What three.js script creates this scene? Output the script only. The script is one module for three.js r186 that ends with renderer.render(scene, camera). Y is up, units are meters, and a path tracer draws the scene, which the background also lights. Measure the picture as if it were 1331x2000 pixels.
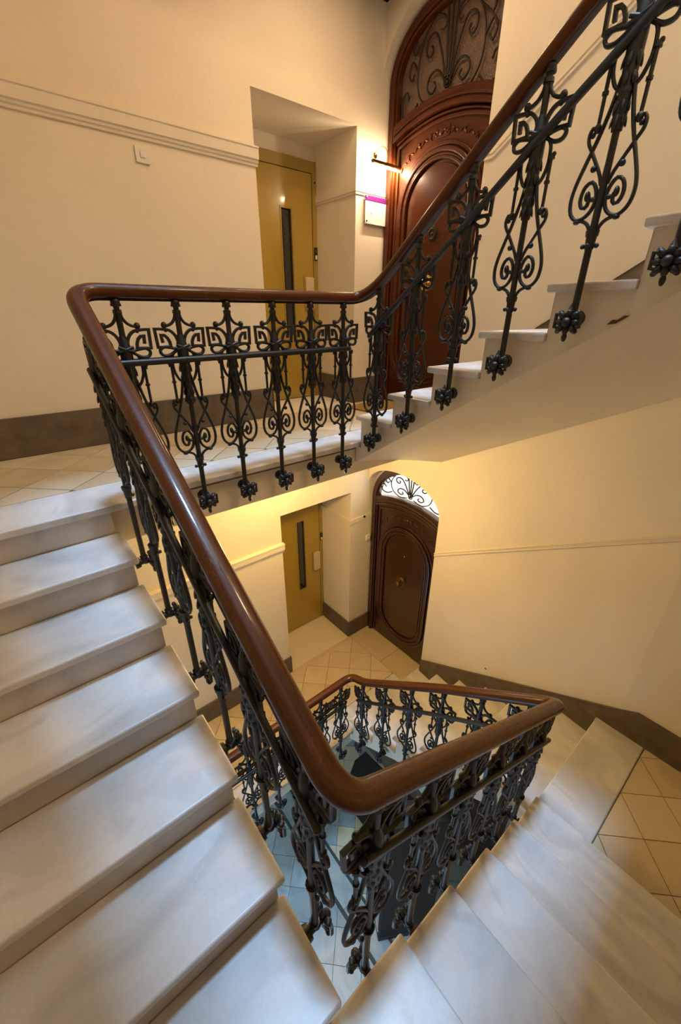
import * as THREE from 'three';
import { mergeGeometries, toCreasedNormals } from 'three/addons/utils/BufferGeometryUtils.js';
import { RoundedBoxGeometry } from 'three/addons/geometries/RoundedBoxGeometry.js';
import { RectAreaLightUniformsLib } from 'three/addons/lights/RectAreaLightUniformsLib.js';
import { ImprovedNoise } from 'three/addons/math/ImprovedNoise.js';

// ------------------------------------------------------------------ camera, light, exposure
const scene = new THREE.Scene();
scene.background = new THREE.Color(0x0b0e14);
const camera = new THREE.PerspectiveCamera(103.88, 1331 / 2000, 0.02, 60);
{
  const yaw = 0.6904985, pitch = 0.45842418, roll = 0.0044;
  const f = new THREE.Vector3(Math.sin(yaw) * Math.cos(pitch), -Math.sin(pitch), -Math.cos(yaw) * Math.cos(pitch));
  const r = new THREE.Vector3(Math.cos(yaw), 0, Math.sin(yaw));
  const u = new THREE.Vector3().crossVectors(r, f);
  const r2 = r.clone().multiplyScalar(Math.cos(roll)).addScaledVector(u, Math.sin(roll));
  const u2 = u.clone().multiplyScalar(Math.cos(roll)).addScaledVector(r, -Math.sin(roll));
  camera.position.set(0.2647, 0.8202, 2.0751);
  camera.quaternion.setFromRotationMatrix(new THREE.Matrix4().makeBasis(r2, u2, f.clone().negate()));
  scene.add(camera);
}
const renderer = new THREE.WebGLRenderer({ antialias: true });
renderer.toneMapping = THREE.LinearToneMapping;
renderer.toneMappingExposure = 1.03;
renderer.shadowMap.enabled = true;
RectAreaLightUniformsLib.init();
const LIGHT = {
  sky: [0.36, 0.63, 1.0, 430],            // skylight over the well: linear colour, radiance
  lampUp: [1.0, 0.70, 0.41, 11],        // ceiling globe over the upper landing
  lampLow: [1.0, 0.66, 0.23, 4.6],
  lampStair: [1.0, 0.71, 0.43, 7.8],       // ceiling globe over the lower landing
  picture: [1.0, 0.76, 0.50, 0.42],        // picture lamp beside the upper door
  fan: [1.0, 0.97, 0.9, 3.0],            // lit room behind the lower fanlight
};
const skyLight = new THREE.RectAreaLight(new THREE.Color().setRGB(LIGHT.sky[0], LIGHT.sky[1], LIGHT.sky[2]), LIGHT.sky[3], 0.75, 0.75);
skyLight.position.set(1.33, 9.50, 0.87);
skyLight.rotation.x = -Math.PI / 2;
scene.add(skyLight);

// ------------------------------------------------------------------ measures (metres)
const H = 3.1729, HB = 0.155, HD = 0.1875;
const XB = 0.532, XD = 2.133, XR = 3.033, ZC = 1.753, ZW = -1.09, ZE = -1.69, XL = -0.42, ZN = 2.65;
const RX0 = 2.09, RX1 = 3.045, RECESS_H = 2.165, DOOR_X = 3.42, DZ0 = -1.105, DZ1 = 0.015, DZC = -0.53;
const GROUND = -H - 12 * HB;
const TOP = 2 * H + 3.2;
const xWall = z => z < 1.85 ? 3.02 + .103 * (1.85 - z) : 3.02;
const nzB = k => 0.0537 + k * 0.2863;
const nzD = j => -0.0199 + (j - 1) * 0.2933;
const nxC = k => 0.811 + (k - 7) * 0.3055;

// ------------------------------------------------------------------ helpers
let seed = 7;
const rnd = () => { seed = (seed * 1664525 + 1013904223) >>> 0; return seed / 4294967296; };
const rr = (a, b) => a + (b - a) * rnd();
const used = {};
function numbered(n) { const k = used[n] = (used[n] === undefined ? 0 : used[n] + 1); return k ? n + '_' + String(k).padStart(3, '0') : n; }
function clean(g) {
  let q = g.index ? g.toNonIndexed() : g;
  for (const k of Object.keys(q.attributes)) if (!['position', 'normal', 'uv'].includes(k)) q.deleteAttribute(k);
  if (!q.attributes.uv) q.setAttribute('uv', new THREE.BufferAttribute(new Float32Array(q.attributes.position.count * 2), 2));
  if (!q.attributes.normal) q.computeVertexNormals();
  return q;
}
function merge(l) { return l.length === 1 ? l[0] : mergeGeometries(l.map(clean)); }
function planarUV(g, ou = 0, ov = 0, swap = false) {
  const q = clean(g), p = q.attributes.position, n = q.attributes.normal, uv = q.attributes.uv;
  for (let i = 0; i < p.count; i++) {
    const ax = Math.abs(n.getX(i)), ay = Math.abs(n.getY(i)), az = Math.abs(n.getZ(i));
    let a, b;
    if (ay >= ax && ay >= az) { a = p.getX(i); b = p.getZ(i); } else if (ax >= az) { a = p.getZ(i); b = p.getY(i); } else { a = p.getX(i); b = p.getY(i); }
    if (swap) [a, b] = [b, a];
    uv.setXY(i, a + ou, b + ov);
  }
  return q;
}
function box(x0, x1, y0, y1, z0, z1) { const g = new THREE.BoxGeometry(x1 - x0, y1 - y0, z1 - z0); g.translate((x0 + x1) / 2, (y0 + y1) / 2, (z0 + z1) / 2); return g; }
function rbox(x0, x1, y0, y1, z0, z1, r = 0.006, s = 2) { const g = new RoundedBoxGeometry(x1 - x0, y1 - y0, z1 - z0, s, r); g.translate((x0 + x1) / 2, (y0 + y1) / 2, (z0 + z1) / 2); return g; }
function obj(name, geos, mat, parent = scene, uv = true) {
  let g = merge(Array.isArray(geos) ? geos : [geos]);
  if (uv) g = planarUV(g, typeof uv === 'object' ? uv[0] : 0, typeof uv === 'object' ? uv[1] : 0, typeof uv === 'object' && uv[2]);
  const m = new THREE.Mesh(g, mat);
  m.castShadow = m.receiveShadow = true;
  m.name = parent === scene ? numbered(name) : name;
  parent.add(m);
  return m;
}
function struct(name, geos, mat) { const m = obj(name, geos, mat); m.userData.kind = 'structure'; return m; }
function thing(name, label, category, pos = [0, 0, 0], turn = 0, group) {
  const o = new THREE.Group(); o.name = numbered(name); o.position.set(...pos); o.rotation.y = turn;
  o.userData = { label, category }; if (group) o.userData.group = group; scene.add(o); return o;
}
function structGroup(name, pos = [0, 0, 0], turn = 0) { const o = new THREE.Group(); o.name = numbered(name); o.position.set(...pos); o.rotation.y = turn; o.userData = { kind: 'structure' }; scene.add(o); return o; }
const V2 = (x, y) => new THREE.Vector2(x, y), V3 = (x, y, z) => new THREE.Vector3(x, y, z);
function extrude(shape, depth, bevel = 0, seg = 1, curveSegments = 16) {
  return new THREE.ExtrudeGeometry(shape, { depth: depth - 2 * bevel, bevelEnabled: bevel > 0, bevelThickness: bevel, bevelSize: bevel, bevelOffset: -bevel, bevelSegments: seg, curveSegments }).translate(0, 0, bevel);
}
function poly(pts) { return new THREE.Shape(pts.map(p => V2(p[0], p[1]))); }
// stroke an open 2-D line into a flat bar
function stroke(pts, w, depth, bevel = 0.002) {
  const n = pts.length, Lp = [], Rp = [];
  for (let i = 0; i < n; i++) {
    const a = pts[Math.max(0, i - 1)], b = pts[i], c = pts[Math.min(n - 1, i + 1)];
    let d1 = [b[0] - a[0], b[1] - a[1]], d2 = [c[0] - b[0], c[1] - b[1]];
    if (i === 0) d1 = d2; if (i === n - 1) d2 = d1;
    const l1 = Math.hypot(...d1) || 1, l2 = Math.hypot(...d2) || 1;
    const n1 = [-d1[1] / l1, d1[0] / l1], n2 = [-d2[1] / l2, d2[0] / l2];
    let m = [n1[0] + n2[0], n1[1] + n2[1]]; const lm = Math.hypot(...m) || 1; m = [m[0] / lm, m[1] / lm];
    const k = w / 2 / Math.max(0.45, m[0] * n1[0] + m[1] * n1[1]);
    Lp.push([b[0] + m[0] * k, b[1] + m[1] * k]); Rp.push([b[0] - m[0] * k, b[1] - m[1] * k]);
  }
  return extrude(poly([...Lp, ...Rp.reverse()]), depth, bevel).translate(0, 0, -depth / 2);
}
function tube2(pts, r, seg = 20, zs = 1.0, z = 0, rad = 6) {
  const c = new THREE.CatmullRomCurve3(pts.map(p => V3(p[0], p[1], 0)), false, 'centripetal');
  const g = new THREE.TubeGeometry(c, seg, r, rad, false); g.scale(1, 1, zs); g.translate(0, 0, z); return g;
}
function ball(x, y, z, r, sx = 1, sy = 1, sz = 1, w = 10, h = 7) { const g = new THREE.SphereGeometry(r, w, h); g.scale(sx, sy, sz); g.translate(x, y, z); return g; }
function cyl(x, y0, y1, z, r0, r1 = r0, s = 10) { const g = new THREE.CylinderGeometry(r1, r0, y1 - y0, s); g.translate(x, (y0 + y1) / 2, z); return g; }
function mirrorX(g) {
  const q = clean(g).clone(); q.scale(-1, 1, 1);
  for (const k of ['position', 'normal', 'uv']) {
    const a = q.attributes[k], s = a.itemSize;
    for (let i = 0; i < a.count; i += 3) for (let c = 0; c < s; c++) { const t = a.array[(i + 1) * s + c]; a.array[(i + 1) * s + c] = a.array[(i + 2) * s + c]; a.array[(i + 2) * s + c] = t; }
  }
  return q;
}
const both = l => [...l, ...l.map(mirrorX)];

// ------------------------------------------------------------------ textures
const IN = new ImprovedNoise();
const fbm = (x, y, z, o) => { let s = 0, a = 1, t = 0; for (let i = 0; i < o; i++) { s += a * IN.noise(x, y, z + i * 7.1); t += a; a *= 0.5; x *= 2.03; y *= 2.03; } return s / t; };
function tex(n, fn, srgb = true) {
  const d = new Uint8Array(n * n * 4);
  for (let j = 0; j < n; j++) for (let i = 0; i < n; i++) {
    const c = fn(i / n, j / n), k = (j * n + i) * 4;
    if (typeof c === 'number') d[k] = d[k + 1] = d[k + 2] = Math.max(0, Math.min(255, c * 255));
    else for (let q = 0; q < 3; q++) d[k + q] = Math.max(0, Math.min(255, c[q] * 255));
    d[k + 3] = 255;
  }
  const t = new THREE.DataTexture(d, n, n); t.wrapS = t.wrapT = THREE.MirroredRepeatWrapping;
  t.magFilter = THREE.LinearFilter; t.minFilter = THREE.LinearMipmapLinearFilter; t.generateMipmaps = true;
  if (srgb) t.colorSpace = THREE.SRGBColorSpace; t.needsUpdate = true; return t;
}
const mixc = (a, b, t) => a.map((v, i) => v + (b[i] - v) * t);
const clamp = t => Math.max(0, Math.min(1, t));
const marbleTex = (base, vein, vs, amt) => tex(768, (u, v) => {
  const x = u * 6, y = v * 6, wx = fbm(x * .4, y * .4, vs, 2) * 1.5, wy = fbm(x * .4 + 9, y * .4, vs, 2) * 1.5;
  const cloud = fbm(x * .75 + wx, y * .28 + wy, vs + 3, 5), fine = fbm(x * 2.2 + wx * 2, y * .7 + wy * 2, vs + 6, 4);
  const t = clamp(.12 + cloud * .95) * .55 + clamp(fine * 1.3 - .12) * .35;
  const c = mixc(base, vein, t * amt);
  const sp = IN.noise(u * 210, v * 210, vs) * (.6 + fbm(x * 2, y * 2, 31, 2)); const k = 1 + .025 * fbm(u * 90, v * 90, 2, 2) - (sp > .66 ? .16 : 0);
  return c.map(q => q * k);
});
function set(t, sx, sy = sx) { const c = t.clone(); c.repeat.set(1 / sx, 1 / sy); c.needsUpdate = true; return c; }
const tMarble = marbleTex([.905, .89, .87], [.58, .565, .55], 1.3, 1.15);
const tTile = marbleTex([.90, .84, .73], [.74, .66, .52], 8.3, .8);
const tPlaster = tex(512, (u, v) => { const c = .5 + .32 * fbm(u * 40, v * 40, 1, 4) + .12 * fbm(u * 4, v * 4, 5, 3); return c; }, false);
const tPaint = tex(512, (u, v) => { const k = 1 + .045 * fbm(u * 3, v * 3, 4, 4) + .012 * fbm(u * 60, v * 60, 9, 2); return [.93 * k, .885 * k, .80 * k]; });
const tStone = tex(512, (u, v) => { const k = .5 + .5 * fbm(u * 8, v * 8, 2, 5) + .16 * fbm(u * 70, v * 70, 6, 2); return mixc([.30, .265, .215], [.50, .45, .375], clamp(k)); });
const tWood = (a, b, s) => tex(512, (u, v) => {
  const g = fbm(u * 2.2, v * 26, s, 4) + .5 * fbm(u * 6, v * 90, s + 2, 2); const w = .5 + .9 * g;
  return mixc(a, b, clamp(w)).map(c => c * (1 + .06 * fbm(u * 30, v * 160, s + 4, 2)));
});
const tRail = (() => { const w = (u, v) => { const g = fbm(u * 2.2, v * 26, 3.1, 4) + .5 * fbm(u * 6, v * 90, 5.1, 2); return clamp(.5 + .9 * g); };
  return tex(768, (u, v) => { let c = mixc([.245, .122, .036], [.37, .188, .062], w(u, v)); const k = Math.pow(clamp(1 - Math.abs(fbm(u * 26 + fbm(v * 6, u * 5, 3, 2), v * 10, 12, 2)) * 3), 26) * clamp(fbm(u * 5, v * 5, 17, 2) * 3); c = mixc(c, [.62, .47, .36], clamp(k) * .55); return c; }); })();
const tDoor = tWood([.32, .150, .034], [.42, .205, .052], 5.7);
const tScratch = tex(512, (u, v) => { const s = Math.pow(1 - Math.abs(fbm(u * 9, v * 22, 4, 3)) * 2, 22); return .42 + .12 * fbm(u * 20, v * 20, 1, 3) + .35 * clamp(s); }, false);
const tHammer = tex(256, (u, v) => { const c = IN.noise(u * 26, v * 26, 3); return .5 + .5 * c; }, false);

// ------------------------------------------------------------------ materials
const P = o => new THREE.MeshPhysicalMaterial(o), S = o => new THREE.MeshStandardMaterial(o);
const rgb = (r, g, b) => new THREE.Color().setRGB(r, g, b);
const M = {
  wall: S({ map: set(tPaint, 2.2), roughness: .62, bumpMap: set(tPlaster, .9), bumpScale: .0012 }),
  plaster: S({ map: set(tPaint, 1.7), color: rgb(.93, .92, .88), roughness: .7, bumpMap: set(tPlaster, .5), bumpScale: .0022 }),
  marble: P({ map: set(tMarble, 1.15), roughness: .34, bumpMap: set(tPlaster, .6), bumpScale: .0004 }),
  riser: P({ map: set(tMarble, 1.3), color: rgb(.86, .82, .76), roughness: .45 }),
  tile: [0, 1, 2, 3].map(i => P({ map: set(tTile, .9), color: rgb(...[[1, .98, .95], [.93, .89, .82], [.97, .95, .93], [.88, .83, .74]][i]), roughness: .36 })),
  groundTile: [0, 1, 2].map(i => P({ map: set(tMarble, .8), color: rgb(...[[.52, .57, .60], [.44, .50, .53], [.58, .62, .63]][i]), roughness: .3 })),
  grout: S({ color: rgb(.22, .175, .12), roughness: .9 }),
  band: S({ color: rgb(.05, .05, .045), roughness: .6 }),
  stone: S({ map: set(tStone, .7), roughness: .75, bumpMap: set(tPlaster, .35), bumpScale: .002 }),
  stonePlain: S({ map: set(tStone, 1.6), color: rgb(.55, .48, .42), roughness: .75 }),
  iron: P({ color: rgb(.0095, .0095, .010), roughness: .45, metalness: .1, clearcoat: .2, clearcoatRoughness: .4 }),
  rail: P({ map: set(tRail, 1.0, .35), color: rgb(1, .86, .56), specularIntensity: .35, roughness: .9, roughnessMap: set(tScratch, .5, .25), clearcoat: .34, clearcoatRoughness: .10, bumpMap: set(tScratch, .45, .22), bumpScale: .0003 }),
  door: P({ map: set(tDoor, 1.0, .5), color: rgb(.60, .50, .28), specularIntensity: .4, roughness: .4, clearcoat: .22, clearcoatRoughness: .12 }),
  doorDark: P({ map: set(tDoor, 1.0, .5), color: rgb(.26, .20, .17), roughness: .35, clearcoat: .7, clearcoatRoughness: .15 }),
  doorPanel: P({ map: set(tDoor, .8, .4), color: rgb(.58, .45, .22), specularIntensity: .4, roughness: .3, clearcoat: .4, clearcoatRoughness: .05 }),
  lift: P({ color: rgb(.42, .285, .042), roughness: .33, clearcoat: .75, clearcoatRoughness: .1 }),
  liftFrame: P({ color: rgb(.37, .25, .045), roughness: .4, clearcoat: .4, clearcoatRoughness: .2 }),
  liftGlass: P({ color: rgb(.012, .016, .018), roughness: .08, clearcoat: 1 }),
  handle: S({ color: rgb(.62, .52, .33), roughness: .4 }),
  brass: S({ color: rgb(.72, .48, .14), roughness: .25, metalness: 1 }),
  oldBrass: S({ color: rgb(.22, .13, .04), roughness: .35, metalness: .9 }),
  bronze: S({ color: rgb(.028, .018, .012), roughness: .45, metalness: .5 }),
  white: S({ color: rgb(.78, .74, .64), roughness: .4 }),
  paper: S({ color: rgb(.82, .80, .77), roughness: .6 }),
  purple: S({ color: rgb(.16, .015, .20), roughness: .4 }),
  lip: S({ color: rgb(.20, .125, .06), roughness: .8 }),
  walnut: S({ color: rgb(.022, .014, .009), roughness: .8 }),
  black: S({ color: rgb(.01, .01, .01), roughness: .5 }),
  mat: S({ color: rgb(.36, .20, .05), roughness: 1, bumpMap: set(tPlaster, .08), bumpScale: .004 }),
  darkMat: S({ color: rgb(.03, .025, .02), roughness: .95 }),
  glassUp: P({ color: rgb(.15, .088, .062), roughness: .25, bumpMap: set(tHammer, .16), bumpScale: .004, clearcoat: .8, clearcoatRoughness: .05 }),
  glassLit: P({ color: rgb(.9, .88, .82), roughness: .3, emissive: rgb(1, .97, .90), emissiveIntensity: 1.3 }),
};

// ------------------------------------------------------------------ walls and shell
const wallTop = TOP + 0.25;
struct('wall_left', [box(XL - .2, XL, GROUND - .3, wallTop, -1.9, ZN + .2)], M.wall);
struct('wall_near', [box(XL - .2, XR + .6, GROUND - .3, wallTop, ZN, ZN + .2)], M.wall);
{
  const l = [box(XL - .2, RX0, GROUND - .3, wallTop, ZE, ZW), box(RX1, DOOR_X + .2, GROUND - .3, wallTop, ZE, DZ0),
    box(XL - .2, DOOR_X + .2, GROUND - .3, wallTop, ZE - .2, ZE)];
  for (const [a, b] of [[GROUND - .3, -H], [-H + RECESS_H, 0], [RECESS_H, wallTop]]) l.push(box(RX0, RX1, a, b, ZE, ZW));
  struct('wall_back', l, M.wall);
}
// the right wall: straight beside the stairs, turned slightly where the arched doors stand back in it
const xFront = xWall;
const DOORS = [{ y: 0, s: 2.50, b: .36, fs: 2.46, fb: .37 }, { y: -H, s: 2.21, b: .275, fs: 2.03, fb: .48 }];
{
  const wp = extrude(poly([[xWall(DZ1), -DZ1], [DOOR_X + .22, -DZ1], [DOOR_X + .22, -ZN - .2], [3.02, -ZN - .2], [3.02, -1.85]]), wallTop - GROUND + .3).rotateX(-Math.PI / 2).translate(0, GROUND - .3, 0);
  const l = [wp, box(DOOR_X + .1, DOOR_X + .22, GROUND - .3, wallTop, DZ0 - .1, DZ1 + .1)];
  const pos = [];
  const q = (a, b, c, d) => pos.push(...a, ...b, ...c, ...a, ...c, ...d);
  const N = 40, ends = [H + .0, -.0];
  const bands = [[0, wallTop, DOORS[0]], [-H, 0, DOORS[1]], [GROUND - .3, -H, null]];
  for (const [y0, y1, d] of bands) for (let i = 0; i < N; i++) {
    const t0 = Math.cos(Math.PI * (1 - i / N)), t1 = Math.cos(Math.PI * (1 - (i + 1) / N));
    const hw = (DZ1 - DZ0) / 2, zc = (DZ0 + DZ1) / 2, z0 = zc + t0 * hw, z1 = zc + t1 * hw;
    const ya = d ? y0 + d.s + d.b * Math.sqrt(Math.max(0, 1 - t0 * t0)) : y0, yb = d ? y0 + d.s + d.b * Math.sqrt(Math.max(0, 1 - t1 * t1)) : y0;
    q([xFront(z0), ya, z0], [xFront(z1), yb, z1], [xFront(z1), y1, z1], [xFront(z0), y1, z0]);
    if (d) {
      q([xFront(z0), ya, z0], [DOOR_X + .02, ya, z0], [DOOR_X + .02, yb, z1], [xFront(z1), yb, z1]);
      q([DOOR_X + .02, ya, z0], [DOOR_X + .02, y1, z0], [DOOR_X + .02, y1, z1], [DOOR_X + .02, yb, z1]);
    }
  }
  const g = new THREE.BufferGeometry(); g.setAttribute('position', new THREE.Float32BufferAttribute(pos, 3)); g.computeVertexNormals();
  // smooth the arch soffit
  l.push(toCreasedNormals(g, .5));
  struct('wall_right', l, M.wall);
}
// roof with the skylight opening over the well
struct('ceiling', [box(XL - .2, .88, TOP, wallTop, -1.9, ZN + .2), box(1.78, XR + .6, TOP, wallTop, -1.9, ZN + .2), box(.88, 1.78, TOP, wallTop, -1.9, .42), box(.88, 1.78, TOP, wallTop, 1.32, ZN + .2)], M.wall);
{
  const w = structGroup('window_1');
  obj('skylight_pane', box(.88, 1.78, TOP + .03, TOP + .05, .42, 1.32), P({ color: rgb(.8, .85, .9), emissive: rgb(.56, .77, 1), emissiveIntensity: 20, roughness: .4 }), w);
  obj('skylight_bar', [box(.88, .91, TOP - .01, TOP + .03, .42, 1.32), box(1.75, 1.78, TOP - .01, TOP + .03, .42, 1.32), box(.91, 1.75, TOP - .01, TOP + .03, .42, .45), box(.91, 1.75, TOP - .01, TOP + .03, 1.29, 1.32)], M.white, w);
}

// ------------------------------------------------------------------ floors
function clip(p, a, b, c) {        // keep a*x + b*y <= c
  const o = []; for (let i = 0; i < p.length; i++) { const s = p[i], e = p[(i + 1) % p.length], ds = a * s[0] + b * s[1] - c, de = a * e[0] + b * e[1] - c; if (ds <= 0) o.push(s); if (ds * de < 0) { const t = ds / (ds - de); o.push([s[0] + (e[0] - s[0]) * t, s[1] + (e[1] - s[1]) * t]); } } return o;
}
function area(p) { let s = 0; for (let i = 0; i < p.length; i++) { const a = p[i], b = p[(i + 1) % p.length]; s += a[0] * b[1] - b[0] * a[1]; } return s / 2; }
function slabPiece(p, y, th, gap) {    // polygon in (x, z), shrunk by gap, as a thin stone
  const cx = p.reduce((s, q) => s + q[0], 0) / p.length, cz = p.reduce((s, q) => s + q[1], 0) / p.length;
  if (area(p) < 0) p = p.slice().reverse();
  // inward offset of each edge
  let q = [[cx - 5, cz - 5], [cx + 5, cz - 5], [cx + 5, cz + 5], [cx - 5, cz + 5]];
  for (let i = 0; i < p.length; i++) { const a = p[i], b = p[(i + 1) % p.length], dx = b[0] - a[0], dz = b[1] - a[1], l = Math.hypot(dx, dz); if (l < 1e-5) continue; const nx = dz / l, nz = -dx / l; q = clip(q, nx, nz, nx * a[0] + nz * a[1] - gap); if (q.length < 3) return null; }
  if (Math.abs(area(q)) < .0008) return null;
  const g = new THREE.ExtrudeGeometry(poly(q.map(v => [v[0], -v[1]])), { depth: th, bevelEnabled: false }); g.rotateX(-Math.PI / 2); g.translate(0, y - th, 0); return g;
}
function diagTiles(parent, y, x0, x1, z0, z1, ox, oz, hd, mats, keep) {
  let k = 0;
  for (let i = -22; i <= 22; i++) for (let j = -22; j <= 22; j++) {
    const cx = ox + (i + j) * hd, cz = oz + (i - j) * hd;
    if (cx < x0 - hd || cx > x1 + hd || cz < z0 - hd || cz > z1 + hd) continue;
    let p = [[cx - hd, cz], [cx, cz - hd], [cx + hd, cz], [cx, cz + hd]];
    p = clip(p, -1, 0, -x0); if (p.length > 2) p = clip(p, 1, 0, x1); if (p.length > 2) p = clip(p, 0, -1, -z0); if (p.length > 2) p = clip(p, 0, 1, z1);
    if (p.length < 3 || (keep && !keep(cx, cz))) continue;
    const g = slabPiece(p, y - rr(0, .0012), .012, .0022); if (!g) continue;
    const m = obj('tile', g, mats[Math.floor(rnd() * mats.length)], parent, [rr(0, 3), rr(0, 3), rnd() > .5]); k++;
  }
  return k;
}
function landing(y, tiles) {
  const f = structGroup('floor', [0, 0, 0]);
  obj('floor_slab', [box(XL, 3.33, y - .25, y - .012, ZW - .02, -.045), box(RX0, RX1, y - .25, y - .012, ZE, ZW), box(XR - .02, DOOR_X + .12, y - .25, y - .012, DZ0, DZ1)], M.plaster, f);
  obj('grout', box(XL, 3.2, y - .02, y - .009, ZW, -.24), M.grout, f);
  // white marble strip along the well and the top of the left flight
  const xs = [XL, .86, 2.105]; const e = [];
  for (let i = 0; i < 2; i++) obj('edge_stone', rbox(xs[i] + (i ? .001 : 0), xs[i + 1], y - .036, y, -.262, i ? .004 : nzB(0), .008, 2), M.marble, f, [i * 1.7 + y, .3]);
  obj('edge_stone', rbox(2.106, 3.058, y - .036, y - .001, -.262, -.0, .004, 1), M.marble, f, [5 + y, .3]);
  obj('stained_lip', box(.54, 2.12, y - .047, y - .036, -.03, -.004), M.lip, f);
  obj('recess_stone', rbox(RX0, RX1, y - .03, y - .001, ZE + .02, ZW + .05, .003, 1), M.tile[1], f, [y, 1]);
  for (const [a, b] of [[DZ0 + .0, -.50], [-.498, DZ1]]) obj('threshold_stone', rbox(3.06, DOOR_X + .05, y - .03, y - .001, a, b, .003, 1), M.tile[3], f, [a, y]);
  if (tiles) diagTiles(f, y - .001, XL, 3.058, ZW + (0), -.264, 2.49, -.662, .1895, M.tile, (x, z) => !(x > RX0 + .05 && x < RX1 - .05 && z < ZW + .0));
  return f;
}
landing(0, true);
landing(-H, true);
landing(H, false);
function quarter(y, tiles) {
  const f = structGroup('floor');
  obj('floor_slab', [box(nxC(11) - .02, 3.018, y - .2, y - .012, ZC + .02, ZN)], M.plaster, f);
  obj('grout', box(nxC(11), 3.018, y - .02, y - .009, 2.0, ZN), M.grout, f);
  obj('edge_stone', stone([[nxC(11) - .03, ZC - .005], [xWall(ZC), ZC - .005], [3.018, 1.86], [3.018, 2.055], [nxC(11) - .03, 2.055]], y, .036, .008), M.marble, f, [y + 2.2, 1.1]);
  if (tiles) diagTiles(f, y - .001, nxC(11) - .02, 3.018, 2.058, ZN, 2.743, 2.06, .1765, M.tile);
  return f;
}
quarter(-12 * HB, true); quarter(-12 * HB + H, false);
{ // ground floor hall at the foot of the well
  const f = structGroup('floor'), y = GROUND;
  obj('floor_slab', box(XL - .1, XR + .4, y - .25, y - .012, -1.9, ZN + .1), M.grout, f);
  obj('grout_line', [box(1.555, 1.585, y - .012, y + .001, ZW, ZN), box(1.80, 1.825, y - .012, y + .001, ZW, ZN)], M.band, f);
  diagTiles(f, y, XL, 1.553, ZW, ZN, 1.44, .812, .1985, M.groundTile, (x, z) => x > .2);
  for (let i = 0; i < 7; i++) { const z0 = ZW + i * .55; const g = slabPiece([[1.587, z0], [1.798, z0], [1.798, z0 + .55], [1.587, z0 + .55]], y, .012, .0025); obj('border_stone', g, M.groundTile[i % 3], f, [rr(0, 2), rr(0, 2)]); }
  diagTiles(f, y, 1.827, XR, ZW, ZN, 1.9, .2, .15, [M.groundTile[1], M.tile[3], M.groundTile[1]]);
}

// ------------------------------------------------------------------ stairs
const XLs = XL + .004, ZNs = ZN - .004;
function flightB(y, label) {
  const t = thing('stair_flight', label, 'staircase');
  const pts = [[-.048, y - .252], [-.048, y - .04], [nzB(0) - .03, y - .04]];
  for (let k = 1; k <= 6; k++) pts.push([nzB(k - 1) - .03, y - k * HB - .035], [nzB(k) - .03, y - k * HB - .035]);
  pts.push([nzB(6) - .03, y - 6 * HB - .30]);
  obj('stringer', fixB(pts, XLs, XB - .028), M.plaster, t);
  for (let k = 0; k <= 6; k++) {
    if (k) obj('tread', rbox(XLs, XB, y - k * HB - .034, y - k * HB, nzB(k - 1) - .028, nzB(k), .009, 2), M.marble, t, [k * 1.37 + y, k * .77, true]);
    obj('riser', box(XLs, XB - .022, y - (k + 1) * HB + .001, y - k * HB - .036, nzB(k) - .045, nzB(k) - .024), M.riser, t, [k * .6, k * .33]);
  }
  return t;
}
function fixB(pts, x0, x1) {   // (z, y) outline swept along x
  const g = new THREE.ExtrudeGeometry(poly(pts.map(p => [-p[0], p[1]])), { depth: x1 - x0, bevelEnabled: false });
  g.rotateY(Math.PI / 2); g.translate(x0, 0, 0); return g;
}
function flightC(y, label) {
  const t = thing('stair_flight', label, 'staircase');
  const z0 = ZC + .028, n = 11;
  const pts = [[XLs, y - 7 * HB - .035], [nxC(7) - .03, y - 7 * HB - .035]];
  for (let k = 8; k <= n; k++) pts.push([nxC(k - 1) - .03, y - k * HB - .035], [nxC(k) - .03, y - k * HB - .035]);
  pts.push([nxC(n) - .03, y - 12 * HB - .19], [nxC(7), y - 7 * HB - .33], [XLs, y - 7 * HB - .22]);
  const g = new THREE.ExtrudeGeometry(poly(pts), { depth: ZNs - z0, bevelEnabled: false }); g.translate(0, 0, z0);
  obj('stringer', g, M.plaster, t);
  obj('tread', [rbox(XLs, nxC(7), y - 7 * HB - .034, y - 7 * HB, nzB(6) - .024 + .001, ZNs, .009, 2)], M.marble, t, [y + .4, .2]);
  for (let k = 8; k <= n; k++) obj('tread', rbox(nxC(k - 1) - .028, nxC(k), y - k * HB - .034, y - k * HB, ZC, ZNs, .009, 2), M.marble, t, [k * 1.1 + y, k * .41]);
  for (let k = 7; k <= n; k++) obj('riser', box(nxC(k) - .045, nxC(k) - .024, y - (k + 1) * HB + .001, y - k * HB - .036, ZC + .022, ZNs), M.riser, t, [k, k * .3]);
  return t;
}
function stone(pts, y, th, bevel) {   // (x, z) outline as a bevelled stone with its top at y
  const sh = poly(pts.map(p => [p[0], -p[1]]));
  return extrude(sh, th, bevel, 2).rotateX(-Math.PI / 2).translate(0, y - th, 0);
}
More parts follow.
